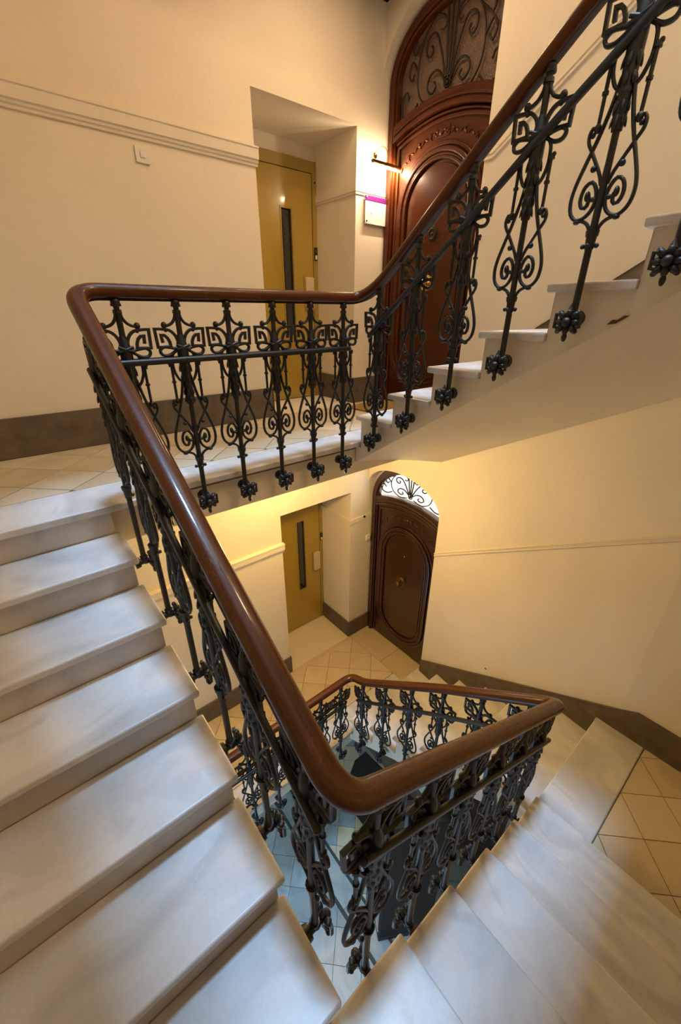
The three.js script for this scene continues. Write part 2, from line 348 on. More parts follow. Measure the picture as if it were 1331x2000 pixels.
function flightD(y, label) {     // rises from the landing at height y towards +z
  const t = thing('stair_flight', label, 'staircase');
  const x0 = XD + .024, NS = 7, xw = z => xWall(z) - .004;
  const top = [[nzD(1) + .03, y - .04]];
  for (let j = 1; j <= NS; j++) { top.push([nzD(j) + .03, y + j * HD - .032]); if (j < NS) top.push([nzD(j + 1) + .03, y + j * HD - .032]); }
  const zE2 = ZC + .02, zA = -.04;
  const low0 = z => y - .137 + .641 * z, low1 = z => y - .375 + .524 * z;
  top.pop(); 
  const pts = [...top, [nzD(NS) + .03, low0(nzD(NS) + .03)], [zA, low0(zA)], [zA, y - .04]];
  const sideG = new THREE.ShapeGeometry(poly(pts)); sideG.rotateY(-Math.PI / 2); sideG.translate(x0, 0, 0);
  const pos = []; const NZ = 12, NX = 6;
  const pt = (i, k) => { const z = zA + (nzD(NS) + .03 - zA) * i / NZ, f = k / NX; return [x0 + (xw(z) - x0) * f, low0(z) + (low1(z) - low0(z)) * Math.pow(f, 1.25), z]; };
  for (let i = 0; i < NZ; i++) for (let k = 0; k < NX; k++) { const a = pt(i, k), b = pt(i + 1, k), c = pt(i + 1, k + 1), d = pt(i, k + 1); pos.push(...a, ...c, ...b, ...a, ...d, ...c); }
  const sof = new THREE.BufferGeometry(); sof.setAttribute('position', new THREE.Float32BufferAttribute(pos, 3)); sof.computeVertexNormals();
  const blocks = []; for (let j = 1; j < NS; j++) blocks.push(stone([[x0 + .002, nzD(j) + .031], [xw(nzD(j)), nzD(j) + .031], [xw(nzD(j + 1) + .05), nzD(j + 1) + .05], [x0 + .002, nzD(j + 1) + .05]], y + j * HD - .033, .03, 0));
  obj('stringer', [sideG, toCreasedNormals(sof, 1), ...blocks], M.plaster, t);
  for (let j = 1; j <= NS - 1; j++) obj('tread', stone([[XD, nzD(j)], [xw(nzD(j)), nzD(j)], [xw(nzD(j + 1) + .036), nzD(j + 1) + .028], [XD, nzD(j + 1) + .028]], y + j * HD, .033, .007), M.marble, t, [j * 1.21 + y, j * .57]);
  for (let j = 1; j <= NS; j++) obj('riser', box(XD + .03, xw(nzD(j) + .04), y + (j - 1) * HD + .001, y + j * HD - .034, nzD(j) + .024, nzD(j) + .040), M.riser, t, [j * .7, j * .2]);
  return t;
}
flightB(0, 'white marble stair flight on the left, descending from the upper landing');
flightC(0, 'white marble stair flight at lower right, descending to the tiled quarter landing');
flightD(0, 'white marble stair flight at upper right with cream plaster side, rising from the upper landing');
flightD(-H, 'pale marble stair flight rising from the lower landing beside its grey baseboard');
flightB(-H, 'marble stair flight hidden under the left flight, descending from the lower landing');
flightC(-H, 'marble stair flight hidden under the near flight, ending at the ground floor hall');
flightB(H, 'marble stair flight out of view overhead on the left, one storey up');
flightC(H, 'marble stair flight out of view overhead behind the viewer, one storey up');
flightD(H, 'marble stair flight out of view overhead on the right, one storey up');
landing(2 * H, false); quarter(-12 * HB + 2 * H, false);
flightB(2 * H, 'marble stair flight out of view overhead on the left, two storeys up');
flightC(2 * H, 'marble stair flight out of view overhead behind the viewer, two storeys up');

// knocked plaster: a chip under the upper right flight's edge, a nail hole and a chipped corner downstairs
{
  const chip = (pts, mat, th, f) => { const g = extrude(poly(pts), th, 0); f(g); return g; };
  struct('plaster_chip', [chip([[-.045, -.006], [-.02, .008], [.0, .002], [.03, .012], [.05, .006], [.02, -.004], [-.01, -.012]], 0, .003, g => { g.rotateZ(.30); g.rotateY(-Math.PI / 2); g.scale(1, .8, .8); g.translate(XD + .0236, .803, 1.439); })], S({ color: rgb(.12, .065, .03), roughness: 1 }));
  struct('nail_hole', [ball(xWall(.814) - .001, -2.233 - H * 0 - .94 + .94, .814, .012, .3, .6, 1)], S({ color: rgb(.16, .10, .04), roughness: 1 }));
}

// ------------------------------------------------------------------ baseboards and wall rails
{
  for (const y of [0, -H]) struct('baseboard_back', [rbox(XL, RX0 + .0, y, y + .245, ZW, ZW + .022, .004, 1), rbox(RX0 + .001, RX0 + .014, y, y + .245, ZW - .3, ZW + .022, .004, 1), rbox(RX1 - .02, RX1 + .002, y, y + .245, ZE + .01, DZ0 - .003, .004, 1), rbox(RX1 - .02, DOOR_X - .03, y, y + .245, DZ0 - .002, DZ0 + .02, .004, 1)], M.stone);
  for (const y of [0, -H]) {
    const z0 = DZ1 + .001, up = z => y + .345 + .625 * z, pts = [[z0, up(z0)], [1.80, up(1.80)], [1.95, y + 7 * HD + .25], [ZN, y + 7 * HD + .25], [ZN, y + 7 * HD]];
    for (let j = 7; j >= 2; j--) pts.push([nzD(j), y + j * HD], [nzD(j), y + (j - 1) * HD]);
    pts.push([z0, y + HD]);
    const g = fixB(pts, -.018, .002), p = g.attributes.position;   // follow the slanted wall
    const cutZ = [];
    for (let i = 0; i < p.count; i++) p.setX(i, p.getX(i) + xWall(p.getZ(i)));
    g.computeVertexNormals();
    struct('baseboard_right', g, M.stone);
  }
  struct('baseboard_near', [box(XL, XR, -7 * HB, -7 * HB + .25, ZN - .02, ZN + .002)], M.stone);
  let n = 1;
  const trimBack = y => {
    const prof = [[0, 1.744], [.012, 1.746], [.014, 1.758], [.022, 1.764], [.024, 1.776], [.034, 1.782], [.036, 1.836], [.042, 1.842], [.042, 1.851], [0, 1.858]];
    const g = new THREE.ExtrudeGeometry(poly(prof.map(p => [-p[0], p[1] + y])), { depth: RX0 + .012 - XL, bevelEnabled: false }); g.rotateY(Math.PI / 2); g.translate(XL, 0, ZW); 
    struct('trim_' + n++, g, M.wall);
    const p2 = [[1.735, 0], [1.737, .007], [1.752, .008], [1.757, .014], [1.79, .015], [1.797, .008], [1.80, 0]];
    struct('trim_' + n++, [box(RX1 - .014, RX1 + .002, y + 1.75, y + 1.80, ZE, DZ0 - .0025), box(RX1 - .009, RX1 + .002, y + 1.732, y + 1.75, ZE, DZ0 - .0025), box(RX1 - .014, DOOR_X - .03, y + 1.75, y + 1.80, DZ0 - .002, DZ0 + .014), box(RX1 - .009, DOOR_X - .03, y + 1.732, y + 1.75, DZ0 - .002, DZ0 + .009)], M.wall);
  };
  trimBack(0); trimBack(-H);
  const wallLine = (pts) => {   // double thin bead on the right wall, points are (z, y)
    const l = [];
    for (const [o, w, d] of [[.012, .010, .012], [-.016, .010, .012], [-.002, .03, .006]]) { const g = stroke(pts.map(p => [-p[0], p[1] + o]), w, d * 2, .001); g.rotateY(Math.PI / 2); const p = g.attributes.position; for (let i = 0; i < p.count; i++) p.setX(i, p.getX(i) + xWall(p.getZ(i))); l.push(g); }
    struct('trim_' + n++, l, M.wall);
  };
  wallLine([[DZ1, 1.767], [.08, 1.765], [1.85, 1.765 + 1.77 * .555]]);
  wallLine([[DZ1, -H + 1.81], [.0801, -H + 1.85], [1.84, -H + 1.81 + 1.82 * .597], [1.86, -H + 2.90], [ZN, -H + 2.92]]);
}

// ------------------------------------------------------------------ balusters
// local frame: x along the run, y up from the neck collar, z out towards the well
const BAL = (() => {
  const r = .0066;
  const shaft = [], crest = [], scroll = [], sheath = [];
  shaft.push(cyl(0, -.02, .45, 0, .0125, .0115, 10), cyl(0, .56, .69, 0, .012, .0125, 10), cyl(0, .686, .70, 0, .019, .017, 12), cyl(0, .70, .715, 0, .011, .013, 10), cyl(0, .712, .722, 0, .021, .021, 12), ball(0, .728, 0, .0195, 1, .95, 1), cyl(0, .735, .775, 0, .012, .010, 10));
  // neck with its beads
  shaft.push(cyl(0, -.006, .012, 0, .021, .023, 12), cyl(0, -.046, -.006, 0, .015, .018, 10), ball(.024, -.036, 0, .0085), ball(-.024, -.036, 0, .0085), ball(0, -.036, .02, .008));
  // leaf sheath round the shaft
  const lp = [[.0165, .285], [.019, .30], [.0215, .33], [.0205, .372], [.0235, .376], [.0235, .384], [.020, .392], [.0245, .45], [.026, .51], [.0255, .545], [.021, .575], [.013, .60]];
  sheath.push(new THREE.LatheGeometry(lp.map(p => V2(p[0], p[1])), 12));
  for (let a = 0; a < 6; a++) for (const [y, s] of [[.31, 1], [.345, .9], [.41, 1], [.455, 1.1]]) { const g = ball(0, 0, 0, .010 * s, .8, 1.9, .45, 6, 5); g.rotateX(-.18); g.translate(0, y, .0195 + (y - .3) * .03); g.rotateY(a * Math.PI / 3 + (y > .33 && y < .4 ? .5 : 0)); sheath.push(g); }
  // heart-shaped scrolls
  const side = [];
  side.push(tube2([[.022, .405], [.034, .345], [.054, .275], [.078, .21], [.098, .15], [.103, .112], [.094, .072], [.070, .050], [.046, .053], [.025, .072], [.016, .10], [.022, .135], [.040, .157], [.058, .150], [.069, .125], [.067, .098], [.053, .082], [.041, .092], [.041, .115], [.047, .122]], r, 60, 1.25));
  side.push(ball(.047, .118, 0, .0105, .9, 1.5, 1.2), ball(.024, .106, 0, .009, 1.6, .9, 1));
  side.push(tube2([[.010, .145], [.022, .175], [.044, .212], [.066, .247], [.083, .275], [.084, .297], [.074, .312], [.064, .303]], r * .92, 24, 1.2));
  side.push(ball(.062, .306, 0, .0115, 1, 1.25, 1.1), ball(.073, .29, 0, .0085), ball(.045, .194, .003, .0105));
  side.push(cyl(.0625, .31, .47, 0, .0062, .0066, 7), cyl(.0625, .39, .399, 0, .0105, .0105, 8), cyl(.0635, .462, .474, 0, .013, .011, 8), ball(.071, .476, 0, .008), ball(.056, .478, 0, .007));
  side.push(tube2([[.022, .392], [.035, .402], [.052, .44], [.055, .475], [.05, .51], [.034, .53], [.018, .532]], r * .95, 18, 1.2));
  side.push(tube2([[.012, .0], [.016, .018], [.030, .036], [.050, .045], [.062, .046]], r * .95, 12, 1.2), ball(.066, .044, 0, .0105, 1.2, .8, 1));
  scroll.push(...both(side));
  // crest: Greek key, ribbon loops and leaf balls
  const key = [];
  const arc = []; for (let i = 0; i <= 8; i++) { const a = Math.PI * .5 * i / 8; arc.push([.014 + .052 * (1 - Math.cos(a)), .56 + .061 * Math.sin(a)]); }
  key.push(stroke([...arc, [.088, .623], [.110, .623], [.107, .548], [.050, .550], [.052, .568], [.060, .586], [.072, .597], [.086, .598], [.083, .566]], .0120, .016, .002));
  key.push(tube2([[.008, .548], [.030, .540], [.055, .545], [.085, .547], [.101, .533], [.092, .515], [.066, .512], [.040, .524], [.010, .545]], .0072, 30, 1.4));
  key.push(tube2([[.009, .69], [.014, .668], [.028, .648], [.046, .638], [.064, .634]], .0066, 14, 1.3));
  key.push(ball(.066, .638, 0, .0135, 1, 1.05, .95), ball(.062, .618, 0, .009));
  crest.push(...both(key));
  crest.push(ball(0, .545, .003, .018, 1, 1.1, .9), tube2([[-.03, .556], [0, .545], [.03, .536]], .007, 8, 1, .02), tube2([[-.03, .536], [0, .545], [.03, .556]], .007, 8, 1, .02));
  // rosette on its stem; the flower faces the well
  const ros = [];
  ros.push(new THREE.CylinderGeometry(.026, .030, .022, 14).rotateX(Math.PI / 2).translate(0, 0, -.034), new THREE.CylinderGeometry(.014, .017, .05, 10).rotateX(Math.PI / 2).translate(0, 0, -.012), ball(0, 0, .004, .019), cyl(0, .008, .028, 0, .016, .019, 10));
  const fl = [];
  for (let i = 0; i < 8; i++) { const a = i * Math.PI / 4, R = i % 2 ? .031 : .026, g = ball(0, 0, 0, .0165, .78, 1.2, .85, 8, 6); g.rotateX(.35); g.translate(0, R, 0); g.rotateZ(a); fl.push(g); if (i % 2) { const b = ball(0, .046, -.004, .0105, 1, 1, 1, 7, 5); b.rotateZ(a); fl.push(b); } }
  fl.push(ball(0, 0, .012, .018), ball(0, -.054, 0, .0125, .8, 1.4, .8), new THREE.ConeGeometry(.014, .03, 7).translate(0, .052, -.004));
  for (const s of [-1, 1]) fl.push(stroke([[s * .034, .026], [s * .047, .027], [s * .047, -.018], [s * .030, -.022]], .009, .012, .001));
  for (const g of fl) g.translate(0, -.012, .038);
  ros.push(...fl.map(g => g.rotateX(0)), new THREE.CylinderGeometry(.012, .012, .04, 8).rotateX(Math.PI / 2).translate(0, -.008, .02));
  const mk = l => planarUV(merge(l));
  return { shaft: mk(shaft), sheath: mk(sheath), scroll: mk(scroll), crest: mk(crest), rosette: mk(ros), rod: planarUV(cyl(0, 0, 1, 0, .0128, .0125, 10)) };
})();
function part(name, g, mat, parent) { const m = new THREE.Mesh(g, mat); m.name = name; m.castShadow = m.receiveShadow = true; parent.add(m); return m; }
const balProto = new THREE.Group();
balProto.name = 'baluster';
part('shaft', BAL.shaft, M.iron, balProto); part('leaf_sheath', BAL.sheath, M.iron, balProto); part('scroll', BAL.scroll, M.iron, balProto); part('crest', BAL.crest, M.iron, balProto);
part('rosette', BAL.rosette, M.iron, balProto); part('rod', BAL.rod, M.iron, balProto);
function baluster(parent, x, z, turn, railY, rosY) {
  const b = balProto.clone(); b.position.set(x, rosY, z); b.rotation.y = turn;
  const neck = railY - .765 - rosY;
  for (const c of b.children) { if (c.name === 'rosette') c.position.y = 0; else if (c.name === 'rod') { c.position.y = 0; c.scale.y = Math.max(.02, neck); } else c.position.y = neck; }
  parent.add(b); return b;
}
// handrail swept along a path, upright profile
function sweep(path, prof, T0, T1) {
  const pos = [], nor = [], uv = [], idx = []; const n = path.length, m = prof.length; let len = 0;
  const per = [0]; for (let k = 1; k <= m; k++) per.push(per[k - 1] + Math.hypot(prof[k % m][0] - prof[k - 1][0], prof[k % m][1] - prof[k - 1][1]));
  for (let i = 0; i < n; i++) {
    let t = path[Math.min(n - 1, i + 1)].clone().sub(path[Math.max(0, i - 1)]).normalize();
    if (i === 0 && T0) t = T0.clone(); if (i === n - 1 && T1) t = T1.clone();
    const s = new THREE.Vector3().crossVectors(t, V3(0, 1, 0)).normalize(), u = new THREE.Vector3().crossVectors(s, t);
    if (i) len += path[i].distanceTo(path[i - 1]);
    for (let k = 0; k <= m; k++) {
      const p = prof[k % m], a = prof[(k + m - 1) % m], b = prof[(k + 1) % m]; let nx = b[1] - a[1], ny = -(b[0] - a[0]); const l = Math.hypot(nx, ny); nx /= l; ny /= l;
      const q = path[i].clone().addScaledVector(s, p[0]).addScaledVector(u, p[1]); pos.push(q.x, q.y, q.z);
      const w = s.clone().multiplyScalar(nx).addScaledVector(u, ny); nor.push(w.x, w.y, w.z); uv.push(len, per[k]);
    }
  }
  for (let i = 0; i < n - 1; i++) for (let k = 0; k < m; k++) { const a = i * (m + 1) + k, b = a + 1, c = a + m + 1, d = c + 1; idx.push(a, d, b, a, c, d); }
  const g = new THREE.BufferGeometry(); g.setAttribute('position', new THREE.Float32BufferAttribute(pos, 3)); g.setAttribute('normal', new THREE.Float32BufferAttribute(nor, 3)); g.setAttribute('uv', new THREE.Float32BufferAttribute(uv, 2)); g.setIndex(idx);
  return g;
}
const railProf = (() => { const p = []; for (let i = 0; i < 20; i++) { const a = -Math.PI * 2 * i / 20; const c = Math.cos(a), s = Math.sin(a); p.push([.036 * Math.sign(c) * Math.pow(Math.abs(c), .82), (s > 0 ? .031 : .026) * Math.sign(s) * Math.pow(Math.abs(s), s > 0 ? .9 : .7)]); } return p.reverse(); })();
const barProf = [[-.008, -.013], [.008, -.013], [.0105, -.004], [.0105, .004], [.008, .013], [-.008, .013], [-.0105, .004], [-.0105, -.004]];
const stripProf = [[-.013, -.004], [.013, -.004], [.013, .004], [-.013, .004]];
// corner points of the rail: a point with the run before and after it is rounded; runs meet in the middle of the bend
function runPath(pts, startBend, endBend, r = .10) {
  // pts: [prev?, a, ..., b, next?] ; bends use the outer points
  const out = []; const P3 = pts.map(p => V3(...p)); const n = P3.length;
  const lo = startBend ? 1 : 0, hi = endBend ? n - 2 : n - 1;
  const bend = (a, b, c, t0, t1) => { const p = b.clone().add(a.clone().sub(b).setLength(Math.min(r, a.distanceTo(b) / 2))), q = b.clone().add(c.clone().sub(b).setLength(Math.min(r, c.distanceTo(b) / 2))); for (let i = 0; i <= 8; i++) { const t = t0 + (t1 - t0) * i / 8; out.push(p.clone().multiplyScalar((1 - t) * (1 - t)).addScaledVector(b, 2 * t * (1 - t)).addScaledVector(q, t * t)); } };
  if (startBend) bend(P3[0], P3[1], P3[2], .5, 1); else out.push(P3[0]);
  for (let i = lo + 1; i < hi; i++) bend(P3[i - 1], P3[i], P3[i + 1], 0, 1);
  if (endBend) bend(P3[n - 3], P3[n - 2], P3[n - 1], 0, .5); else out.push(P3[n - 1]);
  // subdivide long straight pieces
  const res = [out[0]]; for (let i = 1; i < out.length; i++) { const d = out[i].distanceTo(out[i - 1]), k = Math.max(1, Math.ceil(d / .12)); for (let j = 1; j <= k; j++) res.push(out[i - 1].clone().lerp(out[i], j / k)); }
  return res.filter((p, i) => !i || p.distanceTo(res[i - 1]) > 1e-4);
}
const K1 = [.585, -.13, 1.70], AB = [.585, .898, .04], AD = [2.09, .905, .04], D1 = [2.09, .965, .205], D2 = [2.09, 1.635, 1.02], K2u = [2.09, 2.15, 1.70], K2 = [2.09, 2.15 - H, 1.70];
const lower = p => [p[0], p[1] - H, p[2]];
const yOn = (pts, axis, v) => { for (let i = 0; i < pts.length - 1; i++) { const a = pts[i], b = pts[i + 1]; if ((v - a[axis]) * (v - b[axis]) <= 0) return a[1] + (b[1] - a[1]) * (v - a[axis]) / (b[axis] - a[axis]); } return pts[pts.length - 1][1]; };
function balustrade(label, core, prev, next, bals, barOff, barRange) {
  const t = thing('balustrade', label, 'railing', [0, 0, 0], 0, undefined);
  const pts = [...(prev ? [prev] : []), ...core, ...(next ? [next] : [])];
  const path = runPath(pts, !!prev, !!next), tan = (a, b, c, r = .10) => { const A = V3(...a), B = V3(...b), C = V3(...c); return C.sub(B).setLength(Math.min(r, C.length() / 2)).sub(A.sub(B).setLength(Math.min(r, A.length() / 2))).normalize(); };
  const T0 = prev ? tan(pts[0], pts[1], pts[2]) : null, T1 = next ? tan(...pts.slice(-3)) : null;
  if (T0) path[0].addScaledVector(T0, .0001); if (T1) path[path.length - 1].addScaledVector(T1, -.0001);
  obj('handrail', sweep(path, railProf, T0, T1), M.rail, t, false);
  obj('rail_strip', sweep(path.map(p => p.clone().add(V3(0, -.0285, 0))), stripProf, T0, T1), M.iron, t, false);
  // lower bar: straight, on the well side of the balusters
  const bp = barRange.map(p => V3(p[0], p[1], p[2])); const sub = [bp[0]]; for (let i = 1; i < bp.length; i++) for (let j = 1; j <= 4; j++) sub.push(bp[i - 1].clone().lerp(bp[i], j / 4));
  const dir = V3(...(barOff || [0, 0, 0])), sub2 = sub.map(p => p.clone().add(dir));
  if (barOff) obj('lower_bar', [sweep(sub2, barProf), ball(sub2[0].x, sub2[0].y, sub2[0].z, .012), ball(sub2[sub2.length - 1].x, sub2[sub2.length - 1].y, sub2[sub2.length - 1].z, .012)], M.iron, t, false);
  obj('lower_bar', [sweep(sub, barProf), ball(bp[0].x, bp[0].y, bp[0].z, .012), ball(bp[bp.length - 1].x, bp[bp.length - 1].y, bp[bp.length - 1].z, .012)], M.iron, t, false);
  for (const b of bals) baluster(t, ...b);
  return t;
}
const BARD = .272;
function runA(y, label) {
  const lo = p => [p[0], p[1] + y, p[2]], xs = [.73, .975, 1.218, 1.472, 1.714, 1.952];
  const core = [lo(AB), lo(AD)];
  balustrade(label, core, lo(K1), lo(D1), xs.map(x => [x, .05, 0, yOn(core, 0, x), y - .085]), [0, 0, -.044], [[.63, y + .625, .072], [1.985, y + .632, .072]]);
}
function runD(y, label, end) {
  const lo = p => [p[0], p[1] + y, p[2]], core = [AD, D1, D2, K2u].map(lo), b = [];
  for (let j = 1; j <= 6; j++) { const z = .212 + .2725 * (j - 1); b.push([2.085, z, -Math.PI / 2, yOn(core, 2, z), y + .080 + .182 * (j - 1)]); }
  const f = z => yOn(core, 2, z) - BARD + .06 - .0;
  balustrade(label, core, lo(AB), end, b, null, [[2.063, yOn(core, 2, .17) - .25, .16], [2.063, yOn(core, 2, 1.02) - .25, 1.02], [2.063, yOn(core, 2, 1.66) - .255, 1.66]]);
}
{
  runD(0, 'dark iron balustrade with mahogany handrail climbing the upper right flight', [0.6, 3.0, 1.70]);
  runA(0, 'level dark iron balustrade with mahogany handrail along the edge of the upper landing');
  const coreB = [AB, K1], bB = []; for (let k = 1; k <= 6; k++) { const z = .113 + .287 * (k - 1); bB.push([.592, z, Math.PI / 2, yOn(coreB, 2, z), -.155 * k - .155]); }
  balustrade('dark iron balustrade with wide scratched mahogany handrail running down the left flight', coreB, AD, K2, bB, [-.044, 0, 0], [[.613, yOn(coreB, 2, .10) - .25, .10], [.613, yOn(coreB, 2, 1.62) - .25, 1.62]]);
  const coreC = [K1, K2], bC = []; for (let k = 0; k < 6; k++) { const x = .70 + .25 * k; bC.push([x, 1.696, Math.PI, yOn(coreC, 0, x), -1.29 - .507 * (x - .69)]); }
  balustrade('dark iron balustrade with mahogany handrail on the flight at lower right', coreC, AB, lower(D2), bC, [0, 0, .044], [[.64, yOn(coreC, 0, .64) - .25, 1.674], [2.02, yOn(coreC, 0, 2.02) - .25, 1.674]]);
  runD(-H, 'dark iron balustrade with mahogany handrail on the lower right flight, seen across the well', K1);
  runA(-H, 'level dark iron balustrade with mahogany handrail along the lower landing');
}

// ------------------------------------------------------------------ arched wooden doors
function archPts(a, s, b, y0, n = 28, inset = 0) {
  const p = [[-(a - inset), y0 + inset], [a - inset, y0 + inset]];
  for (let i = 0; i <= n; i++) { const t = Math.PI * i / n; p.push([(a - inset) * Math.cos(t), s + (b - inset) * Math.sin(t)]); }
  return p;
}
function ringGeo(outer, inner, depth, bevel = .004, z = 0) { const sh = poly(outer); sh.holes.push(new THREE.Path(inner.map(p => V2(p[0], p[1])))); return extrude(sh, depth, bevel, 2).translate(0, 0, z); }
function shoe(a, s, b, w, wb, depth, bevel, z) {   // open-footed arched frame
  const o = [[a, 0]], q = [[a - w, 0]]; for (let i = 0; i <= 30; i++) { const t = Math.PI * i / 30; o.push([a * Math.cos(t), s + b * Math.sin(t)]); q.push([(a - w) * Math.cos(t), s + (b - wb) * Math.sin(t)]); }
  o.push([-a, 0]); q.push([-(a - w), 0]); return extrude(poly([...o, ...q.reverse()]), depth, bevel, 2).translate(0, 0, z);
}
function archedDoor(y, d, opt) {
  const t = structGroup(opt.name, [DOOR_X, y, DZC], -Math.PI / 2);
  t.userData.label = opt.label;
  const a = .545, s = d.fs, b = d.fb, mat = opt.mat;
  obj('frame', [shoe(a + .02, s, b + .02, .095, .09, .07, .008, -.03), shoe(a - .035, s, b - .033, .024, .022, .022, .008, .036)], mat, t);
  const ai = a - .075, e = opt.drop;
  const glassLow = u => 2.285 - e - .34 * u * u, beamLow = u => 2.195 - e - .42 * u * u, leafTop = u => 2.185 - e - .42 * u * u;
  const strip = (f1, f2, w) => { const p = []; for (let i = 0; i <= 20; i++) { const u = -w + 2 * w * i / 20; p.push([u, f1(u)]); } for (let i = 20; i >= 0; i--) { const u = -w + 2 * w * i / 20; p.push([u, f2(u)]); } return p; };
  // transom beam and its moulding
  obj('transom', [extrude(poly(strip(u => beamLow(u), u => glassLow(u), ai + .02)), .085, .008, 2).translate(0, 0, -.03), extrude(poly(strip(u => beamLow(u) - .012, u => beamLow(u) + .018, ai)), .10, .006, 2).translate(0, 0, -.03), extrude(poly(strip(u => beamLow(u) + .03, u => beamLow(u) + .052, ai)), .098, .008, 2).translate(0, 0, -.03)], mat, t);
  // glass
  const gp = []; for (let i = 0; i <= 20; i++) { const u = -ai + 2 * ai * i / 20; gp.push([u, glassLow(u) - .01]); }
  for (let i = 0; i <= 28; i++) { const th = Math.PI * i / 28; const yy = s + (b - .065) * Math.sin(th), xx = (ai + .005) * Math.cos(th); if (yy > glassLow(xx)) gp.push([xx, yy]); }
  obj('fanlight_glass', extrude(poly(gp), .006).translate(0, 0, -.02), opt.glass, t);
  // wrought grille in front of the glass
  const cy = glassLow(0) + .055, gr = [], top = s + b - .07, hh = top - cy, R = (u, v) => [u * ai, cy + v * hh];
  const rt = (pts, r = .0072, seg = 24) => tube2(pts, r, seg, 1, .012);
  const ring0 = []; for (let i = 0; i <= 16; i++) ring0.push([.026 * Math.cos(i * Math.PI / 8), cy + .026 * Math.sin(i * Math.PI / 8)]);
  gr.push(rt(ring0, .006, 24));
  const sideG = [
    rt([R(.03, .08), R(.06, .5), R(.09, .98)]),
    rt([R(.05, .08), R(.18, .5), R(.30, .72), R(.44, .68), R(.46, .52), R(.38, .44), R(.32, .52), R(.36, .58)]),
    rt([R(.05, .04), R(.20, .22), R(.34, .20), R(.40, .05), R(.30, -.06), R(.22, .02), R(.26, .09)]),
    rt([R(.10, -.12), R(.35, -.20), R(.56, .0), R(.62, .35), R(.50, .75), R(.28, .92), R(.10, .82), R(.13, .7), R(.2, .72)], .006, 34),
    rt([R(.62, .35), R(.74, .5), R(.80, .35), R(.74, .25), R(.69, .33)]),
    rt([R(.58, -.10), R(.74, -.25), R(.90, -.2), R(.92, .05), R(.83, .12), R(.78, .02)]),
    rt([R(.50, .75), R(.60, .66), R(.70, .58), R(.74, .68), R(.66, .74)]),
  ];
  gr.push(...both(sideG), rt([R(0, .06), R(0, .99)]), ball(0, cy, .012, .016));
  obj('fanlight_grille', gr, opt.grille, t);
  // leaf
  const lp = [[-ai + .004, .008], [ai - .004, .008]]; for (let i = 0; i <= 24; i++) { const u = (ai - .004) * (1 - 2 * i / 24); lp.push([u, leafTop(u) - .004]); }
  const leaf = obj('leaf', extrude(poly(lp), .045, .003).translate(0, 0, -.03), mat, t);
  const pa = opt.pa, ps = opt.ps, pb = opt.pb, y0 = .20;
  const outl = (ins) => { const p = []; const n = 22; for (let i = 0; i <= n; i++) { const th = Math.PI * i / n; p.push([(pa - ins) * Math.cos(th), ps + (pb - ins) * Math.sin(th)]); } p.push([-(pa - ins), .50]); for (let i = 1; i <= 14; i++) { const th = Math.PI + Math.PI * i / 14; p.push([(pa - ins) * Math.cos(th), .50 + (.27 - ins) * Math.sin(th)]); } return p; };
  obj('panel_moulding', [ringGeo(outl(-.10), outl(-.072), .018, .006, .012), ringGeo(outl(-.066), outl(-.03), .035, .01, .012), ringGeo(outl(-.03), outl(-.012), .024, .006, .012), ringGeo(outl(-.012), outl(.012), .03, .008, .012)], mat, leaf);
  obj('panel', extrude(poly(outl(.03)), .012, .005, 2).translate(0, 0, .012), opt.panel, leaf);
  // outer mitred moulding following the leaf edge above the panel
  const om = u => leafTop(u) - .05 - .0 * u;
  obj('cornice_moulding', [extrude(poly(strip(u => om(u) - .012, u => om(u) + .012, ai - .03)), .022, .006, 2).translate(0, 0, .012), extrude(poly(strip(u => om(u) + .022, u => om(u) + .036, ai - .02)), .03, .005, 2).translate(0, 0, .012),
    rbox(-ai + .02, -ai + .045, .05, om(ai) + .01, .012, .032, .005), rbox(ai - .045, ai - .02, .05, om(ai) + .01, .012, .032, .005)], mat, leaf);
  // carved frieze between panel and cornice
  const cv = []; const cyv = u => (om(u) - .02 + ps + (pb + .10) * Math.sqrt(Math.max(0, 1 - Math.pow(u / (pa + .11), 2)))) / 2;
  for (let i = -11; i <= 11; i++) { const u = i * .036, yy = cyv(u); if (Math.abs(i) < 3) continue; const g = ball(0, 0, 0, .014, 1.5, .55, .5, 7, 5); g.rotateZ((i % 2 ? .7 : -.5) - u * 1.3); g.translate(u, yy, .018); cv.push(g); if (i % 3 === 0) cv.push(ball(u, yy + .014, .02, .009), ball(u + .01, yy - .015, .018, .007)); }
  cv.push(rbox(-.075, .075, cyv(0) - .032, cyv(0) + .032, .012, .024, .004), ball(0, cyv(0), .026, .02, 1, 1, .5), ...both([ball(.036, cyv(0) + .01, .026, .013, 1.3, .7, .5), ball(.045, cyv(0) - .012, .025, .012, 1, .7, .5), ball(.062, cyv(0) + .0, .025, .009)]));
  obj('carving', cv, mat, leaf);
  // fittings
  if (opt.roundel) obj('peephole_roundel', [new THREE.CylinderGeometry(.05, .055, .008, 26).rotateX(Math.PI / 2).translate(0, 1.42, .028), new THREE.TorusGeometry(.036, .005, 6, 22).translate(0, 1.42, .033), ball(0, 1.42, .032, .012, 1, 1, .4)], M.bronze, leaf);
  else obj('peephole', ball(0, 1.435, .026, .011, 1, 1, .5), M.brass, leaf);
  const ky = 1.062, kb = [];
  kb.push(new THREE.CylinderGeometry(.060, .066, .012, 24).rotateX(Math.PI / 2).translate(-.02, ky, .03), new THREE.TorusGeometry(.052, .007, 7, 24).translate(-.02, ky, .038));
  const knob = obj('knob_plate', kb, opt.brass, leaf);
  const kl = [[0, 0], [.018, 0], [.014, .02], [.013, .03], [.03, .042], [.033, .056], [.024, .068], [0, .072]];
